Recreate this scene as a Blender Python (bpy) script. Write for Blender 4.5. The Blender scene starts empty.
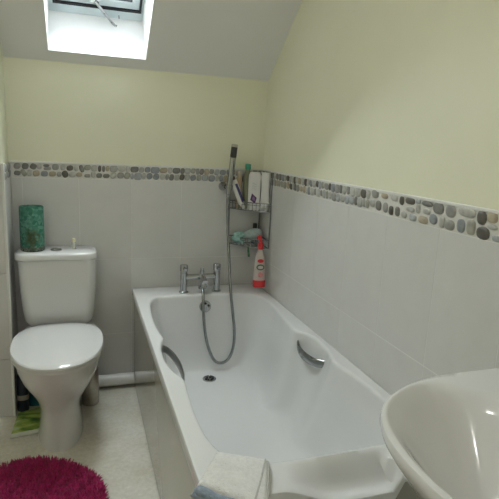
import bpy, bmesh, math, random
from mathutils import Vector, Matrix
R = random.Random(7)
C = bpy.context.scene.collection
PI = math.pi

# ------------------------------------------------------------------ materials
def mat(name, col, rough=.5, metal=0., spec=.5, ior=1.5, coat=0., noise=0., nscale=20., bump=0., bscale=60., trans=0., alpha=1., sheen=0.):
    m = bpy.data.materials.new(name); m.use_nodes = True
    nt = m.node_tree; b = nt.nodes['Principled BSDF']
    b.inputs['Base Color'].default_value = (*col, 1)
    b.inputs['Roughness'].default_value = rough
    b.inputs['Metallic'].default_value = metal
    b.inputs['IOR'].default_value = ior
    b.inputs['Coat Weight'].default_value = coat
    b.inputs['Coat Roughness'].default_value = .05
    b.inputs['Transmission Weight'].default_value = trans
    b.inputs['Alpha'].default_value = alpha
    b.inputs['Sheen Weight'].default_value = sheen
    tc = nt.nodes.new('ShaderNodeTexCoord')
    if noise:
        n = nt.nodes.new('ShaderNodeTexNoise'); n.inputs['Scale'].default_value = nscale; n.inputs['Detail'].default_value = 5
        nt.links.new(tc.outputs['Object'], n.inputs['Vector'])
        r = nt.nodes.new('ShaderNodeValToRGB')
        r.color_ramp.elements[0].position = .3; r.color_ramp.elements[1].position = .7
        r.color_ramp.elements[0].color = (*[max(0, c * (1 - noise)) for c in col], 1)
        r.color_ramp.elements[1].color = (*[min(1, c * (1 + noise)) for c in col], 1)
        nt.links.new(n.outputs['Fac'], r.inputs['Fac']); nt.links.new(r.outputs['Color'], b.inputs['Base Color'])
    if bump:
        n2 = nt.nodes.new('ShaderNodeTexNoise'); n2.inputs['Scale'].default_value = bscale; n2.inputs['Detail'].default_value = 3
        nt.links.new(tc.outputs['Object'], n2.inputs['Vector'])
        bp = nt.nodes.new('ShaderNodeBump'); bp.inputs['Strength'].default_value = bump; bp.inputs['Distance'].default_value = .004
        nt.links.new(n2.outputs['Fac'], bp.inputs['Height']); nt.links.new(bp.outputs['Normal'], b.inputs['Normal'])
    return m

M = {}
M['paint'] = mat('cream_paint', (.82, .815, .635), .6, noise=.02, nscale=3, bump=.05, bscale=200)
M['ceil'] = mat('ceiling_paint', (.84, .84, .82), .75, noise=.015, nscale=3, bump=.05, bscale=200)
M['reveal'] = mat('white_reveal_paint', (.95, .95, .94), .6, noise=.01)
M['tile'] = mat('wall_tile', (.665, .66, .64), .33, noise=.02, nscale=14, bump=.06, bscale=90)
M['grout'] = mat('tile_grout', (.80, .795, .775), .8, noise=.04, nscale=60)
M['mortar'] = mat('pebble_mortar', (.70, .69, .65), .8, noise=.06, nscale=80)
M['trimw'] = mat('white_tile_trim', (.80, .80, .77), .35, noise=.01)
M['cer'] = mat('white_ceramic', (.735, .735, .73), .08, ior=1.5, coat=.4, noise=.008, nscale=4)
M['acr'] = mat('white_bath_acrylic', (.765, .77, .765), .12, noise=.008, nscale=4, coat=.25)
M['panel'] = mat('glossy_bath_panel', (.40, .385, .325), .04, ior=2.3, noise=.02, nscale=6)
M['plw'] = mat('white_plastic', (.80, .80, .77), .3, noise=.01)
M['chrome'] = mat('chrome', (.46, .47, .475), .10, metal=1, noise=.04, nscale=30)
M['wire'] = mat('chrome_wire', (.30, .31, .315), .25, metal=1, noise=.1, nscale=40)
M['steel'] = mat('brushed_steel', (.50, .47, .42), .35, metal=1, noise=.12, nscale=25)
M['gripc'] = mat('grip_chrome', (.34, .35, .35), .12, metal=1, noise=.05, nscale=30)
M['hole'] = mat('dark_hole', (.02, .02, .02), .5, noise=.1)
M['dgrip'] = mat('dark_spray_plastic', (.045, .045, .04), .45, noise=.15, nscale=90)
M['frame'] = mat('painted_window_frame', (.68, .77, .80), .4, noise=.03)
M['gasket'] = mat('black_rubber', (.012, .013, .016), .6, noise=.1)
M['red'] = mat('red_plastic', (.70, .035, .04), .3, noise=.06, nscale=40)
M['clearw'] = mat('milky_plastic', (.70, .62, .58), .25, noise=.04, nscale=30, trans=.12)
M['pink'] = mat('pink_print', (.75, .30, .30), .4, noise=.2, nscale=80)
M['greenl'] = mat('dark_green_print', (.06, .17, .09), .4, noise=.15, nscale=80)
M['greencap'] = mat('green_cap', (.04, .30, .18), .35, noise=.08)
M['tan'] = mat('tan_plastic', (.42, .31, .20), .4, noise=.08)
M['olive'] = mat('olive_plastic', (.20, .21, .13), .35, noise=.1)
M['wbot'] = mat('white_bottle_plastic', (.76, .75, .72), .35, noise=.015)
M['purple'] = mat('purple_print', (.10, .04, .13), .4, noise=.25, nscale=70)
M['greyp'] = mat('grey_print', (.42, .43, .44), .5, noise=.08, nscale=90)
M['bluetube'] = mat('blue_purple_plastic', (.07, .065, .20), .35, noise=.15, nscale=60)
M['teal'] = mat('turquoise_cloth', (.33, .56, .52), .8, noise=.15, nscale=60, bump=.5, bscale=120)
M['bgrey'] = mat('pale_blue_sponge', (.40, .50, .49), .8, noise=.12, nscale=70, bump=.5, bscale=150)
M['dark'] = mat('black_plastic', (.02, .022, .02), .35, noise=.1)
M['tealb'] = mat('teal_bottle_plastic', (.01, .16, .24), .3, noise=.2, nscale=25)
M['navy'] = mat('dark_navy_plastic', (.02, .03, .05), .35, noise=.2, nscale=25)
M['beigel'] = mat('beige_print', (.40, .36, .31), .5, noise=.1, nscale=50)
M['yel'] = mat('pale_yellow_liquid', (.70, .66, .42), .3, noise=.06)
M['towel'] = mat('white_towelling', (.80, .79, .77), .9, noise=.06, nscale=110, bump=.9, bscale=230, sheen=.2)
M['towelb'] = mat('blue_grey_towelling', (.27, .33, .41), .9, noise=.12, nscale=110, bump=.8, bscale=230, sheen=.2)
M['hem'] = mat('grey_hem_stitching', (.55, .54, .51), .9, noise=.1, nscale=120)
M['ruga'] = mat('magenta_rug_backing', (.22, .01, .06), .95, noise=.2, nscale=60)

def floor_mat():
    m = bpy.data.materials.new('beige_vinyl'); m.use_nodes = True; nt = m.node_tree; b = nt.nodes['Principled BSDF']
    tc = nt.nodes.new('ShaderNodeTexCoord')
    n1 = nt.nodes.new('ShaderNodeTexNoise'); n1.inputs['Scale'].default_value = 55; n1.inputs['Detail'].default_value = 6; n1.inputs['Roughness'].default_value = .7
    n2 = nt.nodes.new('ShaderNodeTexNoise'); n2.inputs['Scale'].default_value = 7; n2.inputs['Detail'].default_value = 3
    nt.links.new(tc.outputs['Object'], n1.inputs['Vector']); nt.links.new(tc.outputs['Object'], n2.inputs['Vector'])
    r = nt.nodes.new('ShaderNodeValToRGB')
    e = r.color_ramp.elements; e[0].position = .34; e[1].position = .68
    e[0].color = (.65, .62, .54, 1); e[1].color = (.79, .77, .69, 1)
    r2 = nt.nodes.new('ShaderNodeValToRGB'); r2.color_ramp.elements[0].position = .35; r2.color_ramp.elements[1].position = .65
    r2.color_ramp.elements[0].color = (.88, .86, .81, 1); r2.color_ramp.elements[1].color = (1, 1, 1, 1)
    mx = nt.nodes.new('ShaderNodeMix'); mx.data_type = 'RGBA'; mx.blend_type = 'MULTIPLY'; mx.inputs['Factor'].default_value = 1
    nt.links.new(n1.outputs['Fac'], r.inputs['Fac']); nt.links.new(n2.outputs['Fac'], r2.inputs['Fac'])
    nt.links.new(r.outputs['Color'], mx.inputs['A']); nt.links.new(r2.outputs['Color'], mx.inputs['B'])
    nt.links.new(mx.outputs['Result'], b.inputs['Base Color']); b.inputs['Roughness'].default_value = .42
    return m
M['floor'] = floor_mat()

def pile_mat():
    m = mat('magenta_pile', (.40, .008, .105), .9, noise=.40, nscale=38, sheen=.1)
    return m
M['pile'] = pile_mat()

def glass_pane():
    m = bpy.data.materials.new('window_glass'); m.use_nodes = True; nt = m.node_tree
    nt.nodes.remove(nt.nodes['Principled BSDF']); out = nt.nodes['Material Output']
    t = nt.nodes.new('ShaderNodeBsdfTransparent'); t.inputs['Color'].default_value = (.93, .96, .96, 1)
    g = nt.nodes.new('ShaderNodeBsdfGlossy'); g.inputs['Roughness'].default_value = .02
    f = nt.nodes.new('ShaderNodeFresnel'); f.inputs['IOR'].default_value = 1.45
    mx = nt.nodes.new('ShaderNodeMixShader')
    nt.links.new(f.outputs['Fac'], mx.inputs['Fac']); nt.links.new(t.outputs[0], mx.inputs[1]); nt.links.new(g.outputs[0], mx.inputs[2])
    nt.links.new(mx.outputs[0], out.inputs['Surface'])
    return m
M['pane'] = glass_pane()

def green_glass():
    # crackled green mosaic glass with a brown floral print and a gravelly foot
    m = bpy.data.materials.new('green_mosaic_glass'); m.use_nodes = True; nt = m.node_tree; b = nt.nodes['Principled BSDF']
    tc = nt.nodes.new('ShaderNodeTexCoord')
    v = nt.nodes.new('ShaderNodeTexVoronoi'); v.inputs['Scale'].default_value = 75
    nt.links.new(tc.outputs['Object'], v.inputs['Vector'])
    r = nt.nodes.new('ShaderNodeValToRGB')
    r.color_ramp.elements[0].position = .0; r.color_ramp.elements[1].position = 1.
    r.color_ramp.elements[0].color = (.07, .27, .19, 1); r.color_ramp.elements[1].color = (.20, .47, .36, 1)
    sep0 = nt.nodes.new('ShaderNodeSeparateColor'); nt.links.new(v.outputs['Color'], sep0.inputs[0])
    nt.links.new(sep0.outputs[0], r.inputs['Fac'])
    # brown print: gaussian patch around the front, z .03 - .11, broken by noise
    sep = nt.nodes.new('ShaderNodeSeparateXYZ'); nt.links.new(tc.outputs['Object'], sep.inputs[0])
    def math_(op, a, bb=None):
        n = nt.nodes.new('ShaderNodeMath'); n.operation = op
        for i, x in enumerate((a, bb)):
            if x is None: continue
            if isinstance(x, (int, float)): n.inputs[i].default_value = x
            else: nt.links.new(x, n.inputs[i])
        return n.outputs[0]
    dx = math_('MULTIPLY', math_('SUBTRACT', sep.outputs['X'], .002), 30)
    dz = math_('MULTIPLY', math_('SUBTRACT', sep.outputs['Z'], .066), 21)
    d2 = math_('ADD', math_('POWER', math_('ABSOLUTE', dx), 2), math_('POWER', math_('ABSOLUTE', dz), 2))
    no = nt.nodes.new('ShaderNodeTexNoise'); no.inputs['Scale'].default_value = 60; no.inputs['Detail'].default_value = 2
    nt.links.new(tc.outputs['Object'], no.inputs['Vector'])
    k = math_('SUBTRACT', math_('MULTIPLY', no.outputs['Fac'], 3.1), d2)
    fac = math_('SMOOTH_MIN', 1.0, math_('MAXIMUM', 0.0, math_('SUBTRACT', k, .45)))
    mx = nt.nodes.new('ShaderNodeMix'); mx.data_type = 'RGBA'; mx.inputs['B'].default_value = (.13, .11, .035, 1)
    nt.links.new(math_('MULTIPLY', fac, .75), mx.inputs['Factor']); nt.links.new(r.outputs['Color'], mx.inputs['A'])
    # gravel foot
    v2 = nt.nodes.new('ShaderNodeTexVoronoi'); v2.inputs['Scale'].default_value = 120
    nt.links.new(tc.outputs['Object'], v2.inputs['Vector'])
    s2 = nt.nodes.new('ShaderNodeSeparateColor'); nt.links.new(v2.outputs['Color'], s2.inputs[0])
    r3 = nt.nodes.new('ShaderNodeValToRGB'); r3.color_ramp.elements[0].color = (.05, .09, .06, 1); r3.color_ramp.elements[1].color = (.34, .38, .31, 1)
    nt.links.new(s2.outputs[0], r3.inputs['Fac'])
    foot = math_('LESS_THAN', math_('ADD', sep.outputs['Z'], math_('MULTIPLY', s2.outputs[1], .02)), .032)
    mx2 = nt.nodes.new('ShaderNodeMix'); mx2.data_type = 'RGBA'
    nt.links.new(foot, mx2.inputs['Factor']); nt.links.new(mx.outputs['Result'], mx2.inputs['A']); nt.links.new(r3.outputs['Color'], mx2.inputs['B'])
    nt.links.new(mx2.outputs['Result'], b.inputs['Base Color'])
    b.inputs['Roughness'].default_value = .25; b.inputs['Transmission Weight'].default_value = .45; b.inputs['IOR'].default_value = 1.3
    bp = nt.nodes.new('ShaderNodeBump'); bp.inputs['Strength'].default_value = .4; bp.inputs['Distance'].default_value = .003
    nt.links.new(v.outputs['Distance'], bp.inputs['Height']); nt.links.new(bp.outputs['Normal'], b.inputs['Normal'])
    return m
M['gglass'] = green_glass()

def packet_mat():
    m = bpy.data.materials.new('green_packet_print'); m.use_nodes = True; nt = m.node_tree; b = nt.nodes['Principled BSDF']
    tc = nt.nodes.new('ShaderNodeTexCoord'); mp = nt.nodes.new('ShaderNodeMapping'); mp.inputs['Scale'].default_value = (1, 2.2, 1); mp.inputs['Rotation'].default_value = (0, 0, .25)
    nt.links.new(tc.outputs['Object'], mp.inputs['Vector'])
    n = nt.nodes.new('ShaderNodeTexNoise'); n.inputs['Scale'].default_value = 11; n.inputs['Detail'].default_value = 3; n.inputs['Distortion'].default_value = .6
    nt.links.new(mp.outputs[0], n.inputs['Vector'])
    r = nt.nodes.new('ShaderNodeValToRGB'); e = r.color_ramp.elements
    e[0].position = .33; e[0].color = (.03, .10, .03, 1); e[1].position = .46; e[1].color = (.20, .33, .05, 1)
    q = e.new(.58); q.color = (.40, .50, .13, 1); q = e.new(.70); q.color = (.50, .58, .40, 1)
    nt.links.new(n.outputs['Fac'], r.inputs['Fac']); nt.links.new(r.outputs['Color'], b.inputs['Base Color'])
    b.inputs['Roughness'].default_value = .35
    return m
M['packet'] = packet_mat()

STONES = {'dark': (.115, .105, .09), 'dgrey': (.205, .20, .185), 'grey': (.32, .315, .295), 'mid': (.40, .395, .37),
          'blue': (.27, .29, .31), 'olive': (.35, .345, .295), 'tan': (.42, .36, .27), 'pale': (.47, .465, .435), 'lblue': (.38, .40, .41)}
SN = list(STONES)
for k, c in STONES.items(): M['st_' + k] = mat('pebble_' + k, c, .42, noise=.16, nscale=70)

# ------------------------------------------------------------------ mesh helpers
def obj(name, bm, m, parent=None, smooth=True, bevel=0, loc=None):
    me = bpy.data.meshes.new(name)
    bmesh.ops.recalc_face_normals(bm, faces=bm.faces)
    bm.to_mesh(me); bm.free()
    for mm in (m if isinstance(m, (list, tuple)) else [m]): me.materials.append(mm)
    if smooth:
        for p in me.polygons: p.use_smooth = True
    o = bpy.data.objects.new(name, me); C.objects.link(o)
    if bevel:
        b = o.modifiers.new('bevel', 'BEVEL'); b.width = bevel; b.segments = 3; b.limit_method = 'ANGLE'
    if smooth:
        me.set_sharp_from_angle(angle=math.radians(40))
    if parent:
        o.parent = parent; o.matrix_parent_inverse = Matrix.Translation(-parent.location)
    if loc:                                   # move the origin to the thing's base
        L = Vector(loc)
        me.transform(Matrix.Translation(-L)); o.location = L
    return o
def tag(o, label, cat, group=None):
    o['label'] = label; o['category'] = cat
    if group: o['group'] = group
    return o
def thing(name, label, cat, loc, group=None):
    o = bpy.data.objects.new(name, None); C.objects.link(o); o.location = loc; o.empty_display_size = .05
    return tag(o, label, cat, group)
def struct(o):
    o['kind'] = 'structure'; return o
def NB(): return bmesh.new()
def box(bm, x0, x1, y0, y1, z0, z1, mi=0, fn=None):
    vs = [bm.verts.new(fn(Vector(p)) if fn else p) for p in [(x0,y0,z0),(x1,y0,z0),(x1,y1,z0),(x0,y1,z0),(x0,y0,z1),(x1,y0,z1),(x1,y1,z1),(x0,y1,z1)]]
    for f in [(0,3,2,1),(4,5,6,7),(0,1,5,4),(1,2,6,5),(2,3,7,6),(3,0,4,7)]:
        q = bm.faces.new([vs[i] for i in f]); q.material_index = mi
    return vs
def loft(bm, rings, cap0=True, cap1=True, mi=0, closed=True):
    vr = [[bm.verts.new(p) for p in r] for r in rings]
    n = len(vr[0])
    for a, b in zip(vr, vr[1:]):
        for i in range(n if closed else n - 1):
            j = (i + 1) % n
            try:
                f = bm.faces.new((a[i], a[j], b[j], b[i])); f.material_index = mi
            except ValueError: pass
    if cap0: bm.faces.new(vr[0][::-1]).material_index = mi
    if cap1: bm.faces.new(vr[-1]).material_index = mi
    return vr
def lathe(bm, cx, cy, prof, n=40, mi=0, sx=1., sy=1.):
    rings = [[(cx + sx * r * math.cos(2*PI*i/n), cy + sy * r * math.sin(2*PI*i/n), z) for i in range(n)] for r, z in prof]
    return loft(bm, rings, True, True, mi)
def catmull(pts, sub=6, closed=False):
    pts = [Vector(p) for p in pts]; n = len(pts); out = []
    for i in range(n if closed else n - 1):
        if closed: a, b, c, d = pts[i-1], pts[i], pts[(i+1) % n], pts[(i+2) % n]
        else: a, b, c, d = pts[max(i-1, 0)], pts[i], pts[i+1], pts[min(i+2, n-1)]
        for k in range(sub):
            t = k / sub
            out.append(.5 * (2*b + (c-a)*t + (2*a-5*b+4*c-d)*t*t + (3*b-a-3*c+d)*t**3))
    if not closed: out.append(pts[-1])
    return out
def tube(bm, pts, r, n=10, mi=0, closed=False, ry=None):
    pts = [Vector(p) for p in pts]; N = len(pts)
    rr = r if isinstance(r, (list, tuple)) else [r] * N
    T = []
    for i in range(N):
        if closed: t = pts[(i+1) % N] - pts[i-1]
        else: t = pts[min(i+1, N-1)] - pts[max(i-1, 0)]
        T.append(t.normalized())
    up = Vector((0, 0, 1)) if abs(T[0].z) < .9 else Vector((0, 1, 0))
    nrm = (up - T[0] * up.dot(T[0])).normalized(); rings = []
    for i in range(N):
        nrm = (nrm - T[i] * nrm.dot(T[i])).normalized(); bi = T[i].cross(nrm)
        rings.append([tuple(pts[i] + rr[i] * (math.cos(2*PI*k/n) * nrm * (ry or 1) + math.sin(2*PI*k/n) * bi)) for k in range(n)])
    if closed: rings.append(rings[0])
    loft(bm, rings, not closed, not closed, mi)
    if closed: bmesh.ops.remove_doubles(bm, verts=bm.verts, dist=1e-6)
def cyl(bm, p0, p1, r, n=24, mi=0, r1=None):
    tube(bm, [p0, p1], [r, r if r1 is None else r1], n, mi)
def selli(cx, hw, yf, yc, yb, n=2.4, N=64, z=0., nb=None):
    out = []
    for i in range(N):
        t = 2*PI*i/N; c, s = math.cos(t), math.sin(t); e = n if s < 0 else (nb or n)
        x = cx + hw * math.copysign(abs(c) ** (2/e), c)
        d = (yc - yf) if s < 0 else (yb - yc)
        out.append((x, yc + d * math.copysign(abs(s) ** (2/e), s), z))
    return out
def rrect(cx, cy, hx, hy, r, z, N=8):
    out = []
    for qx, qy, a0 in ((1, 1, 0), (-1, 1, 90), (-1, -1, 180), (1, -1, 270)):
        for k in range(N + 1):
            a = math.radians(a0 + 90 * k / N)
            out.append((cx + qx * (hx - r) + r * math.cos(a), cy + qy * (hy - r) + r * math.sin(a), z))
    return out

# ------------------------------------------------------------------ setting
ZC, TA = 1.6542, .781
A = math.atan(TA); CA, SA = math.cos(A), math.sin(A)
XL, YN, ZF = -1.80, -2.98, 2.40           # left wall, near wall, flat ceiling height
SF = (ZF - ZC) / SA                        # slope length up to the flat ceiling
YF = -SF * CA
ZT, ZP0, ZL = 1.184, 1.108, .699           # top of tiling, foot of pebble border, tile course
bm = NB(); box(bm, XL, .15, YN, .15, -.1, 0); struct(obj('floor', bm, M['floor'], smooth=False))
# walls (painted plaster), the tiles stand 8 mm in front of them
bm = NB(); box(bm, XL, .15, .008, .15, 0, ZC + .012)
wb = struct(obj('wall_back', bm, M['paint'], smooth=False))
def wall_profile(bm, x0, x1):
    pts = [(YN, 0), (.008, 0), (.008, ZC - .008*TA), (YF, ZF), (YN, ZF)]
    loft(bm, [[(x0, y, z) for y, z in pts], [(x1, y, z) for y, z in pts]])
bm = NB(); wall_profile(bm, .008, .15); wr = struct(obj('wall_right', bm, M['paint'], smooth=False))
XS, YS = -1.262, -.226                     # boxed-in corner on the left
bm = NB(); wall_profile(bm, XL - .12, XL)
pts = [(YS, 0), (.008, 0), (.008, ZC - .006), (YS, ZC - YS*TA)]
loft(bm, [[(XL, y, z) for y, z in pts], [(XS - .008, y, z) for y, z in pts]])
wl = struct(obj('wall_left', bm, M['paint'], smooth=False))
DX0, DX1, DH = -1.62, -.74, 2.02  # unseen door opening, added so chrome reflects the dark behind it
bm = NB(); box(bm, XL, DX0, YN - .12, YN, 0, ZF); box(bm, DX1, .008, YN - .12, YN, 0, ZF); box(bm, DX0, DX1, YN - .12, YN, DH, ZF)
struct(obj('wall_near', bm, M['paint'], smooth=False))
bm = NB(); box(bm, DX0, DX0 + .02, YN - .13, YN + .012, 0, DH); box(bm, DX1 - .02, DX1, YN - .13, YN + .012, 0, DH); box(bm, DX0, DX1, YN - .13, YN + .012, DH - .02, DH)
box(bm, DX0 - .06, DX0, YN, YN + .015, 0, DH + .06); box(bm, DX1, DX1 + .06, YN, YN + .015, 0, DH + .06); box(bm, DX0, DX1, YN, YN + .015, DH, DH + .06)
struct(obj('trim_5', bm, M['trimw'], smooth=False))  # lining of the added doorway, out of view
M['addhall'] = mat('added_hall_paint', (.33, .30, .26), .8, noise=.04, nscale=4); M['addcarpet'] = mat('added_hall_carpet', (.16, .13, .11), .95, noise=.25, nscale=80)  # dim colours for the added hall
HY = YN - 1.7
bm = NB(); box(bm, -2.6, .3, HY - .1, HY, 0, ZF); box(bm, -2.7, -2.6, HY, YN - .12, 0, ZF); box(bm, .3, .4, HY, YN - .12, 0, ZF); box(bm, -2.6, .3, HY, YN - .12, ZF, ZF + .1); box(bm, -2.6, XL, YN - .14, YN - .12, 0, ZF); box(bm, .15, .3, YN - .14, YN - .12, 0, ZF)
struct(obj('wall_hall_added', bm, M['addhall'], smooth=False))  # unseen hall shell, added to darken the chrome reflections
bm = NB(); box(bm, -2.6, .3, HY, YN - .12, -.1, .006); struct(obj('floor_hall_added', bm, M['addcarpet'], smooth=False))  # floor of the added hall, out of view

def SP(v):      # slope coordinates (x, s up the slope, d outward) -> world
    return Vector((v.x, -v.y * CA + v.z * SA, ZC + v.y * SA + v.z * CA))
HX0, HX1, HS0, HS1, HD = -1.077, -.640, .055, .72, .33
bm = NB()
box(bm, XL - .1, HX0, -.25, SF, 0, HD, 0, SP); box(bm, HX1, .15, -.25, SF, 0, HD, 0, SP)
box(bm, HX0, HX1, -.25, HS0, 0, HD, 0, SP); box(bm, HX0, HX1, HS1, SF, 0, HD, 0, SP)
box(bm, XL - .1, .15, YN - .12, YF + .03, ZF, ZF + .2)
bm.faces.ensure_lookup_table()
for f in bm.faces:                        # reveal faces of the skylight opening are painted white
    c = f.calc_center_median(); d = (c - Vector((0, 0, ZC)))
    s = -d.y * CA + d.z * SA; n_ = d.y * SA + d.z * CA
    if abs(n_ - HD/2) < .01 and HX0 - .001 <= c.x <= HX1 + .001 and HS0 - .001 <= s <= HS1 + .001: f.material_index = 1
struct(obj('ceiling', bm, [M['ceil'], M['reveal']], smooth=False))

# tiling -----------------------------------------------------------------
TWD, G = .2555, .0022
def tiles(bm, fn, us, vs_):
    for u0, u1 in us:
        for v0, v1 in vs_:
            a, b, c, d = u0 + G/2, u1 - G/2, v0 + G/2, v1 - G/2; e = .0006
            r0 = [fn(p, q, .0070) for p, q in ((a, c), (b, c), (b, d), (a, d))]
            r1 = [fn(p, q, .0006) for p, q in ((a, c), (b, c), (b, d), (a, d))]
            r2 = [fn(p, q, 0) for p, q in ((a+e, c+e), (b-e, c+e), (b-e, d-e), (a+e, d-e))]
            loft(bm, [r0, r1, r2], False, True)
vs_ = [(0, ZL - .409), (ZL - .409, ZL), (ZL, ZP0)]
fb = lambda u, v, d: (u, d, v)
us = []; x = .0
edges = [0, -.19] + [-.19 - TWD*k for k in range(1, 5)]
edges = [e for e in edges if e > XS] + [XS]
us = [(b, a) for a, b in zip(edges, edges[1:])]
bm = NB(); tiles(bm, fb, us, vs_); obj('tiles', bm, M['tile'], wb, smooth=False)
bm = NB(); box(bm, XS, 0, .0008, .0075, 0, ZP0); obj('grout', bm, M['grout'], wb, smooth=False)
fr = lambda u, v, d: (d, u, v)
edges = [0] + [-.21 - TWD*k for k in range(0, 13)]
edges = [e for e in edges if e > YN] + [YN]
bm = NB(); tiles(bm, fr, [(b, a) for a, b in zip(edges, edges[1:])], vs_); obj('tiles', bm, M['tile'], wr, smooth=False)
bm = NB(); box(bm, .0008, .0075, YN, 0, 0, ZP0); obj('grout', bm, M['grout'], wr, smooth=False)
fs = lambda u, v, d: (u, YS - .008 + d, v)
fs2 = lambda u, v, d: (XS - d, u, v)
bm = NB()
tiles(bm, fs, [(XL, XL + .2), (XL + .2, XS - .27), (XS - .27, XS - .002)], vs_); tiles(bm, fs2, [(YS, 0)], vs_)
obj('tiles', bm, M['tile'], wl, smooth=False)

# pebble borders ------------------------------------------------------------
def stone(bm, fn, u, v, w, h, ang, key, seed):
    rr = random.Random(seed); n = 14; pr = [1 + rr.uniform(-.10, .10) for _ in range(5)]
    mi = 1 + SN.index(key); ca, sa = math.cos(ang), math.sin(ang); ex = rr.uniform(2.2, 3.0)
    rings = []
    for sc, d in ((1, .001), (.97, -.0012), (.85, -.0030), (.55, -.0043)):
        ring = []
        for i in range(n):
            t = 2*PI*i/n; c, s = math.cos(t), math.sin(t)
            k = (pr[0]*(1+c) + pr[1]*(1-c) + pr[2]*(1+s) + pr[3]*(1-s)) / 4 + .05*math.sin(2*t + 6*pr[4])
            px = w/2 * math.copysign(abs(c)**(2/ex), c) * k * sc; py = h/2 * math.copysign(abs(s)**(2/ex), s) * k * sc
            ring.append(fn(u + px*ca - py*sa, v + px*sa + py*ca, d))
        rings.append(ring)
    loft(bm, rings, False, True, mi)
def fill_row(bm, fn, u0, u1, zc, seed):
    rr = random.Random(seed); u = u0
    keys = ['dark']*2 + ['dgrey']*4 + ['grey']*5 + ['mid']*5 + ['blue']*3 + ['olive']*4 + ['tan']*2 + ['pale']*7 + ['lblue']*4
    while u < u1 - .012:
        w = min(rr.choice((.020, .025, .030, .034, .040)) * rr.uniform(.9, 1.1), u1 - u)
        h = min(.0345, max(.022, rr.gauss(.032, .0035)))
        stone(bm, fn, u + w/2, zc + rr.uniform(-.002, .002), w * 1.02, h, rr.uniform(-.4, .4) if w > h*.7 and w < .034 else rr.uniform(-.1, .1), rr.choice(keys), rr.random())
        u += w + .0012
zu, zd = ZT - .0225, ZP0 + .0205
mats = [M['mortar']] + [M['st_' + k] for k in SN]
# stones seen clearly in the photograph: (u, z, width, height, tilt, colour)
BACK = [(-1.232,.0,.028,.022,0,'grey',1),(-1.196,0,.027,.024,-.2,'dgrey',1),(-1.161,0,.026,.023,-.5,'dgrey',1),(-1.133,.001,.022,.022,0,'pale',1),(-1.103,.006,.028,.011,0,'dgrey',1),(-1.098,-.008,.03,.012,0,'grey',1),(-1.062,0,.028,.022,0,'grey',1),(-1.028,0,.024,.025,0,'pale',1),(-.996,-.002,.03,.02,.1,'dark',1),(-.968,-.002,.02,.022,.3,'pale',1),(-.942,-.004,.02,.030,.4,'dgrey',1),(-.914,.002,.03,.020,.1,'olive',1),(-.882,-.001,.03,.024,0,'pale',1),(-.857,-.001,.015,.024,0,'dark',1),(-.838,-.001,.014,.024,0,'dgrey',1),(-.820,0,.018,.022,0,'tan',1),
        (-1.232,0,.028,.018,-.2,'dgrey',0),(-1.204,.002,.020,.028,.6,'olive',0),(-1.178,.002,.022,.026,0,'pale',0),(-1.149,.001,.028,.022,.1,'tan',0),(-1.113,0,.028,.020,0,'blue',0),(-1.076,0,.03,.020,0,'tan',0),(-1.046,0,.022,.020,0,'grey',0),(-1.019,0,.026,.026,.5,'dark',0),(-.985,0,.03,.020,0,'pale',0),(-.953,0,.026,.018,0,'tan',0),(-.916,-.004,.028,.014,0,'grey',0),(-.888,.002,.022,.022,0,'pale',0),(-.860,-.002,.028,.020,0,'dgrey',0),(-.826,-.003,.03,.018,0,'dgrey',0)]
bm = NB(); box(bm, XS, 0, .0008, .008, ZP0, ZT - .008)
for i, (u, dz, w, h, a, k, up) in enumerate(BACK): stone(bm, fb, u, (zu if up else zd) + dz, w*1.12, h*1.25, a, k, i)
fill_row(bm, fb, -.808, -.004, zu, 11); fill_row(bm, fb, -.808, -.004, zd, 12)
fill_row(bm, fs2, YS + .004, -.003, zu, 31); fill_row(bm, fs2, YS + .004, -.003, zd, 32); fill_row(bm, fs, XL, XS - .012, zu, 33); fill_row(bm, fs, XL, XS - .012, zd, 34)
box(bm, XS - .0075, XS - .0008, YS, 0, ZP0, ZT - .008); box(bm, XL, XS - .002, YS - .0072, YS - .0002, ZP0, ZT - .008)
struct(obj('trim_1', bm, mats))
def right_row(bm):
    for i, (y, z, w, h, a, k) in enumerate(RIGHT_STONES): stone(bm, fr, y, z, w, h, a, k, 100 + i)
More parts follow.
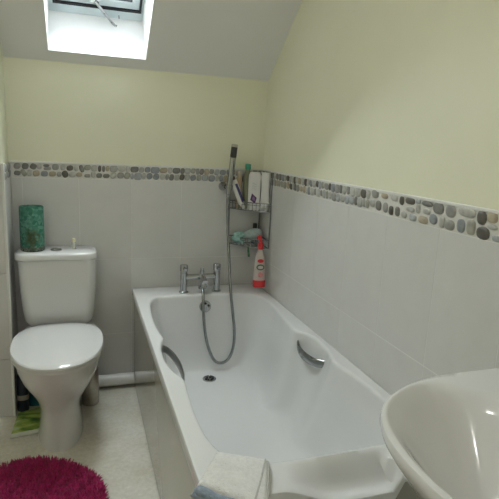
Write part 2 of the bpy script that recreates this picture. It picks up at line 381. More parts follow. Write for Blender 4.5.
RIGHT_STONES = [(-1.142, 1.169, 0.043, 0.03, 0, 'grey'), (-1.2, 1.168, 0.04, 0.017, 0, 'tan'), (-1.256, 1.168, 0.04, 0.021, 0, 'pale'), (-1.297, 1.164, 0.023, 0.027, 0, 'dark'), (-1.338, 1.167, 0.047, 0.019, 0, 'dark'), (-1.378, 1.171, 0.022, 0.015, 0, 'lblue'), (-1.419, 1.169, 0.05, 0.016, 0, 'dgrey'), (-1.469, 1.162, 0.046, 0.032, 0, 'dgrey'), (-1.519, 1.161, 0.042, 0.034, 0, 'grey'), (-1.58, 1.167, 0.067, 0.027, 0, 'pale'), (-1.634, 1.16, 0.033, 0.035, 0, 'dark'), (-1.668, 1.166, 0.035, 0.027, 0, 'tan'), (-1.132, 1.136, 0.029, 0.026, 0, 'mid'), (-1.169, 1.132, 0.035, 0.034, 0, 'dgrey'), (-1.211, 1.131, 0.03, 0.035, 0, 'grey'), (-1.245, 1.126, 0.026, 0.031, 0, 'dark'), (-1.279, 1.127, 0.025, 0.03, 0, 'dgrey'), (-1.315, 1.122, 0.032, 0.022, 0, 'mid'), (-1.344, 1.143, 0.044, 0.017, 0, 'pale'), (-1.36, 1.12, 0.036, 0.021, 0, 'lblue'), (-1.381, 1.15, 0.02, 0.029, 0, 'mid'), (-1.408, 1.121, 0.046, 0.023, 0, 'tan'), (-1.42, 1.147, 0.033, 0.016, 0, 'pale'), (-1.453, 1.129, 0.038, 0.032, 0, 'blue'), (-1.491, 1.128, 0.024, 0.032, 0, 'pale'), (-1.522, 1.124, 0.04, 0.029, 0, 'grey'), (-1.565, 1.129, 0.031, 0.036, 0, 'blue'), (-1.601, 1.131, 0.035, 0.04, 0, 'olive'), (-1.645, 1.123, 0.047, 0.032, 0, 'dark'), (-1.688, 1.118, 0.025, 0.015, 0, 'lblue'), (-1.672, 1.143, 0.034, 0.013, 0, 'pale')]
bm = NB(); box(bm, .0008, .008, YN, 0, ZP0, ZT - .008)
if RIGHT_STONES:
    right_row(bm)
    ya = max(s[0] for s in RIGHT_STONES) + .02; yb_ = min(s[0] for s in RIGHT_STONES) - .025
else: ya = yb_ = -1.
for z_, sd in ((zu, 21), (zd, 22)):
    fill_row(bm, fr, ya, -.004, z_, sd); fill_row(bm, fr, YN, yb_, z_, sd + 5)
struct(obj('trim_2', bm, mats))
# white capping strips over the borders and down the boxed corner
bm = NB(); box(bm, XS, 0, -.003, .008, ZT - .0075, ZT + .001); box(bm, -.003, .008, YN, 0, ZT - .0075, ZT + .001)
box(bm, XL, XS + .002, YS - .012, YS, ZT - .0075, ZT + .001)
struct(obj('trim_3', bm, M['trimw'], smooth=False, bevel=.002))
bm = NB(); box(bm, XS - .008, XS + .004, YS - .012, YS + .002, 0, ZT); struct(obj('trim_4', bm, M['trimw'], smooth=False, bevel=.003))

# skylight ------------------------------------------------------------------
w1 = bpy.data.objects.new('window_1', None); C.objects.link(w1); w1.location = SP(Vector(((HX0+HX1)/2, HS0, .2))); struct(w1)
def ringbox(bm, x0, x1, s0, s1, w, d0, d1):
    box(bm, x0, x1, s0, s0 + w, d0, d1, 0, SP); box(bm, x0, x1, s1 - w, s1, d0, d1, 0, SP)
    box(bm, x0, x0 + w, s0 + w, s1 - w, d0, d1, 0, SP); box(bm, x1 - w, x1, s0 + w, s1 - w, d0, d1, 0, SP)
bm = NB(); box(bm, HX0, HX1, HS0, HS0 + .052, .255, .315, 0, SP); box(bm, HX0, HX1, HS1 - .04, HS1, .255, .315, 0, SP)
box(bm, HX0, HX0 + .022, HS0 + .052, HS1 - .04, .255, .315, 0, SP); box(bm, HX1 - .012, HX1, HS0 + .052, HS1 - .04, .255, .315, 0, SP)
obj('window_frame', bm, M['frame'], w1, smooth=False, bevel=.003)
bm = NB(); ringbox(bm, HX0 + .020, HX1 - .010, HS0 + .050, HS1 - .038, .010, .250, .317); obj('gasket', bm, M['gasket'], w1, smooth=False)
bm = NB(); ringbox(bm, HX0 + .030, HX1 - .020, HS0 + .060, HS1 - .048, .035, .260, .322); sash = obj('sash', bm, M['frame'], w1, smooth=False, bevel=.003)
bm = NB(); ringbox(bm, HX0 + .065, HX1 - .055, HS0 + .095, HS1 - .083, .008, .269, .295); obj('inner_gasket', bm, M['gasket'], w1, smooth=False)
bm = NB(); box(bm, HX0 + .068, HX1 - .058, HS0 + .098, HS1 - .086, .283, .289, 0, SP); obj('window_pane', bm, M['pane'], w1, smooth=False)
bm = NB()
pA, pB = SP(Vector((-.868, .150, .240))), SP(Vector((-.772, .050, .205)))
tube(bm, [pA, pA.lerp(pB, .5), pB], .0105, 10, ry=.5)
cyl(bm, pB + Vector((0, 0, -.014)), pB + Vector((0, 0, .008)), .009)
for t in (.15, .45, .8):
    q = pA.lerp(pB, t); cyl(bm, q + Vector((0, -.004, -.007)), q + Vector((0, .004, .007)), .004, 10)
box(bm, -.890, -.850, .140, .170, .240, .265, 0, SP)
obj('stay_arm', bm, M['chrome'], w1)
bm = NB(); q = SP(Vector((-.755, .075, .255))); cyl(bm, q, q + Vector((0, -.012, -.016)), .0025, 8); obj('stay_pin', bm, M['wire'], w1)

# ------------------------------------------------------------------ bath
ZB, BL = .540, 1.708
bath = thing('bathtub', 'long white fitted bath along the right wall with two chrome grips', 'bathtub', (-.35, -BL/2, 0))
INNER = [(-.600,-.190),(-.634,-.25),(-.651,-.38),(-.657,-.53),(-.652,-.66),(-.646,-.725),(-.660,-.775),(-.672,-.85),(-.672,-.95),(-.656,-1.04),(-.636,-1.095),(-.641,-1.2),(-.645,-1.35),(-.636,-1.47),(-.60,-1.555),(-.52,-1.592),
         (-.42,-1.597),(-.30,-1.597),(-.18,-1.590),(-.10,-1.555),(-.055,-1.48),(-.044,-1.35),(-.052,-1.2),(-.066,-1.09),(-.055,-1.03),(-.038,-.96),(-.034,-.86),(-.050,-.80),(-.080,-.745),(-.076,-.65),(-.064,-.527),(-.055,-.40),(-.063,-.28),(-.10,-.215),(-.17,-.188),(-.3,-.180),(-.45,-.178),(-.55,-.178)]
cont = catmull([(x, y, 0) for x, y in INNER], 10, True)
N = len(cont)
cx0, cy0 = -.35, -.86
# outer rectangle matched to the contour by ray from the centre, corners pinned
OX0, OX1, OY0, OY1 = -.70, -.0015, -BL, -.0015
outer = []
for p in cont:
    dx, dy = p.x - cx0, p.y - cy0
    t = min(((OX1 - cx0)/dx if dx > 0 else (OX0 - cx0)/dx) if abs(dx) > 1e-6 else 9e9, ((OY1 - cy0)/dy if dy > 0 else (OY0 - cy0)/dy) if abs(dy) > 1e-6 else 9e9)
    outer.append([cx0 + dx*t, cy0 + dy*t])
for cxx in (OX0, OX1):
    for cyy in (OY0, OY1):
        i = min(range(N), key=lambda k: (outer[k][0]-cxx)**2 + (outer[k][1]-cyy)**2); outer[i] = [cxx, cyy]
# floor contour: inset rounded rectangle, the back rest at the near end slopes more
def floor_pt(p):
    fx = -.35 + (p.x + .35) * .60; ys, yn = -.265, -1.28
    tt = (p.y + .178) / (-1.597 + .178); fy = ys + (yn - ys) * tt
    e = abs(fx + .35) / .19
    if fy > -.42: fx = -.35 + (fx + .35) * (1 - .25 * ((fy + .42)/.16)**2)
    return Vector((fx, fy, 0))
def smooth_list(L, k=8):
    n = len(L)
    for _ in range(k): L = [(L[i-1] + L[i]*2 + L[(i+1) % n]) / 4 for i in range(n)]
    return L
fl = smooth_list([floor_pt(p) for p in cont], 14)
soft = smooth_list([p.copy() for p in cont], 60)
def bez(t): # (horizontal fraction, z)
    P = [(0, ZB - .014), (.20, .30), (.38, .155), (1, .150)]
    q = [(1-t)**3, 3*t*(1-t)**2, 3*t*t*(1-t), t**3]
    return sum(a*p[0] for a, p in zip(q, P)), sum(a*p[1] for a, p in zip(q, P))
rings = []
rings.append([(x, y, ZB - .034) for x, y in outer]); rings.append([(x, y, ZB - .006) for x, y in outer])
def inw(o, k): return [(x + (cx0-x)/abs(cx0-x+1e-9)*0 + k*(1 if x < cx0 - .34 else (-1 if x > cx0 + .34 else 0)), y + k*(1 if y < OY0 + .01 else (-1 if y > OY1 - .01 else 0))) for x, y in o]
rings.append([(x, y, ZB - .0015) for x, y in inw(outer, .002)]); rings.append([(x, y, ZB) for x, y in inw(outer, .006)])
def toward(p, q, d):
    v = q - p; v.z = 0
    return p + v.normalized() * d
nrm = []
for i in range(N):
    t = cont[(i+1) % N] - cont[i-1]; nrm.append(Vector((-t.y, t.x, 0)).normalized())
if (Vector((cx0, cy0, 0)) - cont[0]).dot(nrm[0]) < 0: nrm = [-v for v in nrm]
def off(L, d): return [p + v*d for p, v in zip(L, nrm)]
def dip(x, y):           # moulded hollow in the deck at the near end
    if y > -1.600 or x < -.56 or x > -.19: return 0
    kx = min(1, max(0, (x + .53)/.17)) * min(1, max(0, (-.200 - x)/.012)); kx = kx*kx*(3 - 2*kx)
    ky = min(1, max(0, (-1.606 - y)/.064)); ky = .35*ky*ky*(3 - 2*ky) + .65*ky
    return -.056*kx*ky
o3 = inw(outer, .006); i3 = off(cont, -.008)
rings[-2] = [(x, y, z + dip(x, y)) for x, y, z in rings[-2]]; rings[-1] = [(x, y, z + dip(x, y)) for x, y, z in rings[-1]]; rings[1] = [(x, y, z + dip(x, y)) for x, y, z in rings[1]]; rings[0] = [(x, y, z + dip(x, y)) for x, y, z in rings[0]]
for f_ in (.12, .25, .38, .5, .62, .75, .88):
    r = []
    for (x, y), q in zip(o3, i3):
        X_, Y_ = x + (q.x - x)*f_, y + (q.y - y)*f_; r.append((X_, Y_, ZB + dip(X_, Y_)))
    rings.append(r)
for d, z in ((-.008, ZB), (-.003, ZB - .0008), (.001, ZB - .004), (.003, ZB - .009), (.004, ZB - .014)):
    rings.append([(p.x, p.y, z) for p in off(cont, d)])
base = off(cont, .004)
for k in range(1, 23):
    t = k / 22; h, z = bez(t); wgt = min(1, max(0, (ZB - .03 - z) / .13)); wgt = wgt*wgt*(3 - 2*wgt)
    r = []
    for i in range(N):
        b = base[i].lerp(soft[i] + nrm[i]*.012, wgt); q = b.lerp(fl[i], h)
        r.append((q.x, q.y, z))
    rings.append(r)
fc = Vector((-.35, -.75, 0))
for s in (.75, .5, .25, .05):
    rings.append([(fc.x + (p.x-fc.x)*s, fc.y + (p.y-fc.y)*s, .150 - .003*(1-s)) for p in fl])
bm = NB(); loft(bm, rings, False, True)
tub = obj('tub', bm, M['acr'], bath)
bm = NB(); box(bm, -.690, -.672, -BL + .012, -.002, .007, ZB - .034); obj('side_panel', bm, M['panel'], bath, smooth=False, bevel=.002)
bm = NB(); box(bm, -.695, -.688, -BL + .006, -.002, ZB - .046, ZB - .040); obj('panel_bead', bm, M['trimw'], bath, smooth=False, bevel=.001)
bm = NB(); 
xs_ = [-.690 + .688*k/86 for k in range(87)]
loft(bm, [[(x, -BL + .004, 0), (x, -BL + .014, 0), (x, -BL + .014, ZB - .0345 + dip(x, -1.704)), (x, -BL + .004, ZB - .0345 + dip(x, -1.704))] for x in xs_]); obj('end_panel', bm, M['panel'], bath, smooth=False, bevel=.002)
# chrome grips: bowed bars over the scoops in both long sides
def grip(pts, wd):
    bm = NB(); P = catmull(pts, 8); n = len(P)
    rings = []
    for i, p in enumerate(P):
        t = (P[min(i+1, n-1)] - P[max(i-1, 0)]).normalized(); up = Vector((0, 0, 1)); sd = t.cross(up).normalized()
        k = .62 + .38 * math.sin(PI * i/(n-1))
        rings.append([tuple(p + sd * (wd*.28*math.cos(a)) + up * (wd*k*math.sin(a))) for a in [2*PI*j/12 for j in range(12)]])
    loft(bm, rings); obj('grip_handle', bm, M['gripc'], bath)
grip([(-.666,-.745,.512),(-.632,-.775,.500),(-.612,-.86,.492),(-.610,-.95,.490),(-.622,-1.03,.496),(-.655,-1.085,.505)], .020)
grip([(-.038,-.735,.505),(-.068,-.760,.488),(-.084,-.815,.474),(-.083,-.88,.469),(-.070,-.945,.473),(-.040,-.990,.482)], .021)
# waste
bm = NB(); lathe(bm, -.352, -.352, [(.034, .1475), (.034, .1535), (.030, .1555), (.026, .1545), (.025, .1525), (.008, .152)], 36)
dr = obj('drain', bm, M['chrome'], bath)
bm = NB()
for k in range(6):
    a = k*PI/3; lathe(bm, -.352 + .016*math.cos(a), -.352 + .016*math.sin(a), [(.0055, .1515), (.0055, .1562)], 12)
obj('drain_slots', bm, M['hole'], dr)
# overflow on the tap-end wall
oc = Vector((-.345, -.186, .478)); on = Vector((0, -1, .16)).normalized()
bm = NB(); tube(bm, [oc + on*a for a in (-.012, .006, .011, .012)], [.031, .031, .027, .02], 32); of = obj('overflow', bm, M['chrome'], bath)
bm = NB()
for k in range(5):
    a = k*2*PI/5 + .3; q = oc + Vector((.017*math.cos(a), 0, .017*math.sin(a))) + Vector((0, 0, 0)); cyl(bm, q, q + on*.0135, .006, 12)
obj('overflow_holes', bm, M['hole'], of)

# bath tap ------------------------------------------------------------------
TY = -.126
tap = thing('bath_tap', 'chrome two-pillar bath mixer on the back deck of the bath', 'tap', (-.36, TY, ZB))
TX0, TX1 = -.448, -.272
for x in (TX0, TX1):
    bm = NB(); lathe(bm, x, TY, [(.025, ZB), (.025, ZB + .006), (.0185, ZB + .010), (.0185, ZB + .108)], 28); obj('pillar', bm, M['chrome'], tap)
    bm = NB(); lathe(bm, x, TY, [(.0165, ZB + .108), (.0165, ZB + .114), (.021, ZB + .116), (.021, ZB + .146), (.018, ZB + .149)], 28)
    box(bm, x - .008, x + .008, TY - .045, TY - .012, ZB + .128, ZB + .138); obj('tap_handle', bm, M['chrome'], tap)
bm = NB(); cyl(bm, (TX0, TY, ZB + .083), (TX1, TY, ZB + .083), .0155); obj('bridge', bm, M['chrome'], tap)
XM = -.352
bm = NB(); cyl(bm, (XM, TY, ZB + .083), (XM, TY - .075, ZB + .066), .016); cyl(bm, (XM, TY - .06, ZB + .071), (XM, TY - .064, ZB + .042), .014); obj('spout', bm, M['chrome'], tap)
bm = NB(); lathe(bm, XM, TY, [(.012, ZB + .09), (.012, ZB + .115), (.009, ZB + .116), (.009, ZB + .128)], 20); obj('diverter', bm, M['chrome'], tap)
bm = NB(); lathe(bm, XM, TY - .012, [(.011, ZB + .022), (.021, ZB + .022), (.021, ZB + .034), (.012, ZB + .036), (.012, ZB + .075)], 20); obj('hose_outlet', bm, M['chrome'], tap)

# hand shower ----------------------------------------------------------------
sh = thing('hand_shower', 'slim stick hand shower with dark head and long looping chrome hose', 'shower', (-.215, -.07, 1.04))
pT, pBt = Vector((-.190, -.088, 1.312)), Vector((-.2135, -.078, 1.036))
d_ = (pT - pBt)
bm = NB(); tube(bm, [pBt + d_*t for t in (0, .05, .06, .75, .755)], [.009, .010, .0145, .0155, .014], 20); obj('handle', bm, M['chrome'], sh)
bm = NB(); tube(bm, [pBt + d_*t for t in (.755, .76, .945, .95)], [.014, .0165, .0165, .015], 20); hd = obj('spray_head', bm, M['dgrip'], sh)
bm = NB(); tube(bm, [pBt + d_*t for t in (.945, .948, .995, 1.)], [.0155, .0170, .0170, .014], 20); obj('spray_cap', bm, M['steel'], hd)
HP = [tuple(pBt + d_*.02), (-.216,-.085,.98), (-.2155,-.11,.86), (-.2150,-.16,.70), (-.2165,-.212,.56), (-.206,-.235,.44), (-.198,-.245,.36), (-.202,-.255,.275), (-.226,-.262,.212), (-.266,-.266,.190), (-.306,-.262,.208), (-.336,-.25,.275), (-.354,-.24,.36), (-.361,-.222,.46), (-.358,-.19,.545), (-.354,-.150,.572), (-.352, TY - .012, ZB + .030)]
P = catmull(HP, 22); 
bm = NB(); tube(bm, P, [.0072 + (.0009 if (i % 2) else 0) for i in range(len(P))], 12); obj('hose', bm, M['wire'], sh)
br = thing('shower_bracket', 'small chrome wall bracket holding the stick hand shower', 'bracket', (-.222, 0, 1.085))
bm = NB(); tube(bm, [(-.222, -.0005, 1.088), (-.222, -.012, 1.088), (-.217, -.045, 1.088)], [.024, .021, .012], 24); obj('wall_boss', bm, M['chrome'], br)
q = pBt + d_*.19; bm = NB(); tube(bm, [q - d_.normalized()*.013, q + d_.normalized()*.013], [.0175, .0185], 24); tube(bm, [(-.217, -.045, 1.088), tuple(q)], .009, 12); obj('cradle', bm, M['chrome'], br)

# corner rack ---------------------------------------------------------------
rk = thing('corner_rack', 'two-tier chrome wire corner rack holding bath toiletries', 'rack', (-.08, -.08, .76))
def front_curve(n=24, k=1.0):
    a, b = Vector((-.182, -.010, 0)), Vector((-.010, -.176, 0)); m_ = Vector((-.128, -.134, 0))*k
    return [((1-t)**2)*a + 2*t*(1-t)*m_ + t*t*b for t in [i/(n-1) for i in range(n)]]
def shelf(z0, z1, name):
    fc_ = front_curve(); cnr = [Vector((-.008, -.009, 0))]
    loop = fc_ + cnr
    bm = NB()
    tube(bm, [p + Vector((0, 0, z1)) for p in loop], .0030, 8, closed=True)
    tube(bm, [p + Vector((0, 0, z1 - .012)) for p in fc_], .0016, 8)
    tube(bm, [p + Vector((0, 0, z0)) for p in loop], .0026, 8, closed=True)
    for i in range(0, 24): 
        if i % 2 == 0: cyl(bm, fc_[i] + Vector((0, 0, z0)), fc_[i] + Vector((0, 0, z1)), .0018, 6)
    for t in [k/9 for k in range(1, 9)]:
        p = Vector((-.182*(1-t) - .008*t, -.010, z0)); 
        best = min(fc_, key=lambda f: abs(f.x - p.x)); cyl(bm, p, best + Vector((0, 0, z0)), .0015, 6)
    return obj(name, bm, M['wire'], rk)
S1, S2 = .972, .778
shelf(S1, S1 + .042, 'shelf'); shelf(S2, S2 + .042, 'shelf')
for (x, y, za, zb_) in ((-.182, -.006, S2, S1 + .075), (-.006, -.176, S2, S1 + .200), (-.007, -.007, S2 - .01, S1 + .19)):
    bm = NB(); cyl(bm, (x, y, za), (x, y, zb_), .0034, 10); obj('upright', bm, M['wire'], rk)
bm = NB(); tube(bm, catmull([(-.098, -.108, S2), (-.098, -.113, S2 - .02), (-.096, -.118, S2 - .045), (-.092, -.112, S2 - .055)], 6), [.004]*6 + [.0055]*6 + [.0065]*6 + [.004], 10); obj('hook', bm, M['greenl'], rk)

# toiletries on the top shelf -------------------------------------------------
def flat_bottle(bm, cx, cy, prof, ang=0, n=32, ex=2.6):
    rings = []
    for hw, hd_, z in prof:
        ring = []
        for i in range(n):
            t = 2*PI*i/n; c, s = math.cos(t), math.sin(t)
            x = hw*math.copysign(abs(c)**(2/ex), c); y = hd_*math.copysign(abs(s)**(2/ex), s)
            ring.append((cx + x*math.cos(ang) - y*math.sin(ang), cy + x*math.sin(ang) + y*math.cos(ang), z))
        rings.append(ring)
    loft(bm, rings)
zs = S1 + .0026
aA = -.30
t = thing('shampoo_bottle', 'white bottle with purple diamond on the upper rack shelf', 'bottle', (-.088, -.098, zs))
bm = NB(); flat_bottle(bm, -.076, -.100, [(.028,.015,zs),(.031,.018,zs+.004),(.0325,.018,zs+.08),(.0325,.018,zs+.17),(.031,.017,zs+.186),(.028,.014,zs+.19)], aA, ex=4); obj('body', bm, M['wbot'], t)
bm = NB(); flat_bottle(bm, -.076, -.100, [(.0275,.0155,zs+.190),(.0275,.0155,zs+.1965),(.025,.013,zs+.199)], aA, ex=4); obj('cap', bm, M['wbot'], t)
ax, ay = Vector((math.cos(aA), math.sin(aA), 0)), Vector((math.sin(aA), -math.cos(aA), 0))
fc0 = Vector((-.076, -.100, 0)) + ay*.0184
def patch(bm, pts, th=.0006):
    a = [fc0 + ax*u + Vector((0, 0, zs + v)) for u, v in pts]; b = [p + ay*th for p in a]
    loft(bm, [[tuple(p) for p in a], [tuple(p) for p in b]])
bm = NB(); patch(bm, [(-.012, .088), (.014, .066), (.006, .034), (-.020, .054)]); dm = obj('diamond_print', bm, M['purple'], t, smooth=False)
bm = NB(); patch(bm, [(-.006,.074),(.006,.064),(.003,.048),(-.011,.057)], .0011); obj('diamond_centre', bm, mat('violet_print', (.27,.16,.30), .4, noise=.1), dm, smooth=False)
bm = NB()
for k in range(3): tube(bm, [tuple(fc0 + ax*u + ay*.0004 + Vector((0, 0, zs + v))) for u, v in catmull([(-.013,.137-.012*k,0),(-.004,.141-.012*k,0),(.004,.134-.012*k,0),(.011,.138-.012*k,0)], 5) for u, v in [(u, v)]] if False else [tuple(fc0 + ax*p.x + ay*.0004 + Vector((0, 0, zs + p.y))) for p in catmull([(-.013,.137-.012*k,0),(-.004,.141-.012*k,0),(.004,.134-.012*k,0),(.011,.138-.012*k,0)], 5)], .0007, 6)
obj('swash_print', bm, M['greyp'], t)
aB = -.85
t = thing('conditioner_bottle', 'white waisted bottle beside the right wall on the upper rack shelf', 'bottle', (-.034, -.112, zs))
bm = NB(); flat_bottle(bm, -.0255, -.132, [(.025,.015,zs),(.0275,.017,zs+.004),(.027,.017,zs+.03),(.023,.016,zs+.075),(.021,.016,zs+.11),(.024,.016,zs+.15),(.027,.017,zs+.178),(.025,.015,zs+.188)], aB); obj('body', bm, M['wbot'], t)
bm = NB(); flat_bottle(bm, -.0255, -.132, [(.024,.0155,zs+.1885),(.024,.0155,zs+.198),(.021,.012,zs+.2)], aB); obj('cap', bm, M['wbot'], t)
t = thing('shower_gel_bottle', 'olive bottle with green cap behind the white bottles on the rack', 'bottle', (-.100, -.050, zs))
bm = NB(); lathe(bm, -.100, -.050, [(.020,zs),(.022,zs+.005),(.022,zs+.17),(.018,zs+.19),(.012,zs+.208)], 28); obj('body', bm, M['olive'], t)
bm = NB(); lathe(bm, -.100, -.050, [(.0155,zs+.2085),(.0155,zs+.234),(.013,zs+.238)], 28); obj('cap', bm, M['greencap'], t)
t = thing('lotion_bottle', 'slim tan bottle between the blue tube and olive bottle on rack', 'bottle', (-.143, -.040, zs))
bm = NB(); lathe(bm, -.143, -.040, [(.014,zs),(.016,zs+.004),(.016,zs+.15),(.011,zs+.17)], 24); obj('body', bm, M['tan'], t)
bm = NB(); lathe(bm, -.143, -.040, [(.0105,zs+.1705),(.0105,zs+.195),(.009,zs+.198)], 24); obj('cap', bm, mat('cream_cap', (.5,.44,.34), .4, noise=.05), t)
QA = 1.50
# leaning tube: squeezed flat at the top, cap down
t = thing('toothpaste_tube', 'white and violet-blue tube leaning left on the upper rack shelf', 'tube', (-.122, -.076, zs + .004))
p0, p1 = Vector((-.124, -.078, zs + .003)), Vector((-.183, -.060, zs + .150)); dd = (p1 - p0).normalized(); sx_ = Vector((dd.z, 0, -dd.x)).normalized(); sy_ = dd.cross(sx_)
def tb(t0, t1, w0, w1, h0, h1, n=8):
    bm = NB(); rings = []
    for k in range(n + 1):
        f = k/n; p = p0.lerp(p1, t0 + (t1 - t0)*f); w = w0 + (w1-w0)*f; h = h0 + (h1-h0)*f
        rings.append([tuple(p + sx_*w*math.cos(a) + sy_*h*math.sin(a)) for a in [2*PI*j/20 for j in range(20)]])
    loft(bm, rings); return bm
obj('body', tb(.17, .90, .017, .0195, .015, .006), M['wbot'], t)
obj('crimp', tb(.90, 1., .0195, .0195, .006, .002), M['wbot'], t)
obj('cap', tb(0, .165, .010, .011, .010, .011), M['wbot'], t)
bm = NB(); rings = []
for k in range(7):
    f = .24 + .62*k/6; p = p0.lerp(p1, f); h = .0152 + (.006-.015)*(f-.17)/.73; w = .017
    rings.append([tuple(p + sx_*w*math.cos(a)*1.02 + sy_*(h+.0006)*math.sin(a)) for a in [PI*(QA + .42*j/6) for j in range(7)]])
loft(bm, rings, False, False, closed=False); so = obj('side_stripe', bm, M['bluetube'], t); sm = so.modifiers.new('th', 'SOLIDIFY'); sm.thickness = .0006; sm.offset = 0

# lower shelf -----------------------------------------------------------------
z2 = S2 + .0026
def blob(bm, c, r, rot=(0,0,0), seed=1, amp=.12, su=3, ex=1.):
    res = bmesh.ops.create_icosphere(bm, subdivisions=su, radius=1)
    from mathutils import Euler, noise
    E_ = Euler(rot).to_matrix()
    for v in res['verts']:
        n = 1 + amp * noise.noise(v.co*1.7 + Vector((seed*3.1, 0, 0)))
        v.co = E_ @ Vector((v.co.x*r[0]*n, v.co.y*r[1]*n, v.co.z*r[2]*n)) + Vector(c)
bm = NB(); blob(bm, (-.138, -.062, z2 + .036), (.037, .030, .032), (0, .35, -.5), 2, .5); tag(obj('flannel', bm, M['teal'], loc=(-.138, -.062, z2)), 'turquoise crumpled flannel at the left of the lower rack shelf', 'cloth')
bm = NB(); blob(bm, (-.066, -.080, z2 + .056), (.056, .034, .033), (0, -.28, -.35), 5, .10); tag(obj('bath_sponge', bm, M['bgrey'], loc=(-.065, -.078, z2)), 'pale blue-grey oval sponge on the right of the lower rack shelf', 'sponge')
t = thing('dark_bottle', 'dark bottle with black cap behind the blue-grey sponge', 'bottle', (-.040, -.036, z2))
bm = NB(); lathe(bm, -.040, -.036, [(.018,z2),(.020,z2+.004),(.020,z2+.07),(.010,z2+.082)], 24); obj('body', bm, M['navy'], t)
bm = NB(); lathe(bm, -.040, -.036, [(.0115,z2+.0825),(.0115,z2+.108),(.009,z2+.111)], 20); obj('cap', bm, M['dark'], t)

# pump bottle on the bath deck ---------------------------------------------------
bx, by, BZ = -.054, -.186, .571
t = thing('hand_wash_bottle', 'milky bottle with red base and red hook cap hanging from the lower rack shelf', 'bottle', (bx, by, BZ))
aC = -.15
bm = NB(); flat_bottle(bm, bx, by, [(.030,.019,BZ+.0003),(.033,.021,BZ+.004),(.034,.022,BZ+.040)], aC); obj('base', bm, M['red'], t)
bm = NB(); flat_bottle(bm, bx, by, [(.034,.022,BZ+.0405),(.0325,.021,BZ+.09),(.029,.020,BZ+.135),(.023,.017,BZ+.170),(.014,.012,BZ+.190),(.011,.010,BZ+.205)], aC); obj('body', bm, M['clearw'], t)
bm = NB(); lathe(bm, bx, by, [(.0125,BZ+.2055),(.0140,BZ+.212),(.0140,BZ+.236),(.010,BZ+.242)], 20); tube(bm, catmull([(bx, by, BZ+.238),(bx-.002, by+.004, BZ+.262),(bx-.003, by+.018, BZ+.272),(bx-.004, by+.034, BZ+.262),(bx-.004, by+.036, BZ+.250)], 6), .0075, 10); obj('hook_cap', bm, M['red'], t)
ax, ay = Vector((math.cos(aC), math.sin(aC), 0)), Vector((math.sin(aC), -math.cos(aC), 0))
def oval(name, u, v, a, b, dep, m):
    bm = NB(); c = Vector((bx, by, BZ + v)) + ax*u + ay*dep
    pr = [[tuple(c + ax*a*math.cos(s) + Vector((0,0,1))*b*math.sin(s) + ay*k) for s in [2*PI*j/24 for j in range(24)]] for k in (-.008, .0008)]
    loft(bm, pr); obj(name, bm, m, t)
oval('green_label', 0, .112, .0215, .016, .0208, M['greenl']); oval('label_oval', 0, .112, .015, .009, .0216, M['clearw'])
oval('pink_flower', .002, .072, .014, .014, .0225, M['pink']); oval('red_flower', 0, .146, .017, .010, .0195, M['red'])

# ------------------------------------------------------------------ toilet
TXC = -1.053
wc = thing('toilet', 'white close-coupled toilet against the back wall, lid closed', 'toilet', (TXC, -.35, 0))
rows = [(0,.096,-.578,-.38,-.13),(.02,.094,-.576,-.38,-.13),(.09,.086,-.560,-.38,-.13),(.15,.086,-.552,-.38,-.13),(.19,.100,-.560,-.38,-.12),(.235,.125,-.588,-.38,-.11),(.29,.155,-.630,-.38,-.09),(.34,.172,-.658,-.38,-.06),(.375,.179,-.670,-.38,-.04),(.398,.181,-.674,-.38,-.03),(.402,.176,-.668,-.38,-.032)]
bm = NB(); loft(bm, [selli(TXC, hw, yf, yc, yb, 2.15, 72, z, 3.2) for z, hw, yf, yc, yb in rows]); obj('pan', bm, M['cer'], wc)
bm = NB(); loft(bm, [selli(TXC, hw, yf, -.42, -.215, 2.2, 72, z, 2.8) for z, hw, yf in ((.4035,.182,-.690),(.405,.186,-.696),(.418,.186,-.696),(.420,.183,-.692))]); obj('seat', bm, M['cer'], wc)
bm = NB(); loft(bm, [selli(TXC, hw, yf, -.42, yb, 2.2, 72, z, 2.7) for z, hw, yf, yb in ((.4225,.185,-.700,-.205),(.425,.190,-.707,-.203),(.434,.190,-.707,-.203),(.4395,.186,-.701,-.206),(.4425,.165,-.665,-.215),(.4445,.11,-.58,-.25),(.445,.03,-.46,-.35))]); obj('lid', bm, M['cer'], wc)
for x in (TXC - .06, TXC + .06):
    bm = NB(); cyl(bm, (x - .02, -.198, .425), (x + .02, -.198, .425), .009); obj('hinge', bm, M['plw'], wc)
bm = NB(); rings = []
for z, x0, x1, yf in ((.403,-1.190,-.922,-.145),(.415,-1.203,-.908,-.160),(.44,-1.214,-.899,-.172),(.50,-1.223,-.892,-.180),(.62,-1.230,-.887,-.187),(.741,-1.234,-.884,-.190)):
    rings.append(rrect((x0+x1)/2, (yf-.012)/2, (x1-x0)/2, (-.012-yf)/2, .045, z))
loft(bm, rings); obj('cistern', bm, M['cer'], wc)
bm = NB(); cxl, hxl = (-1.243-.880)/2, (1.243-.880)/2
loft(bm, [rrect(cxl, -.106, hxl - a, .096 - b, .05, z) for z, a, b in ((.7415,.004,.004),(.746,0,0),(.764,0,0),(.772,.003,.003),(.776,.010,.010))]); obj('cistern_lid', bm, M['cer'], wc)
bm = NB(); lathe(bm, -1.064, -.118, [(.026,.776),(.026,.780),(.022,.782),(.021,.781),(.020,.784),(.006,.7855)], 32); obj('flush_button', bm, M['chrome'], wc)

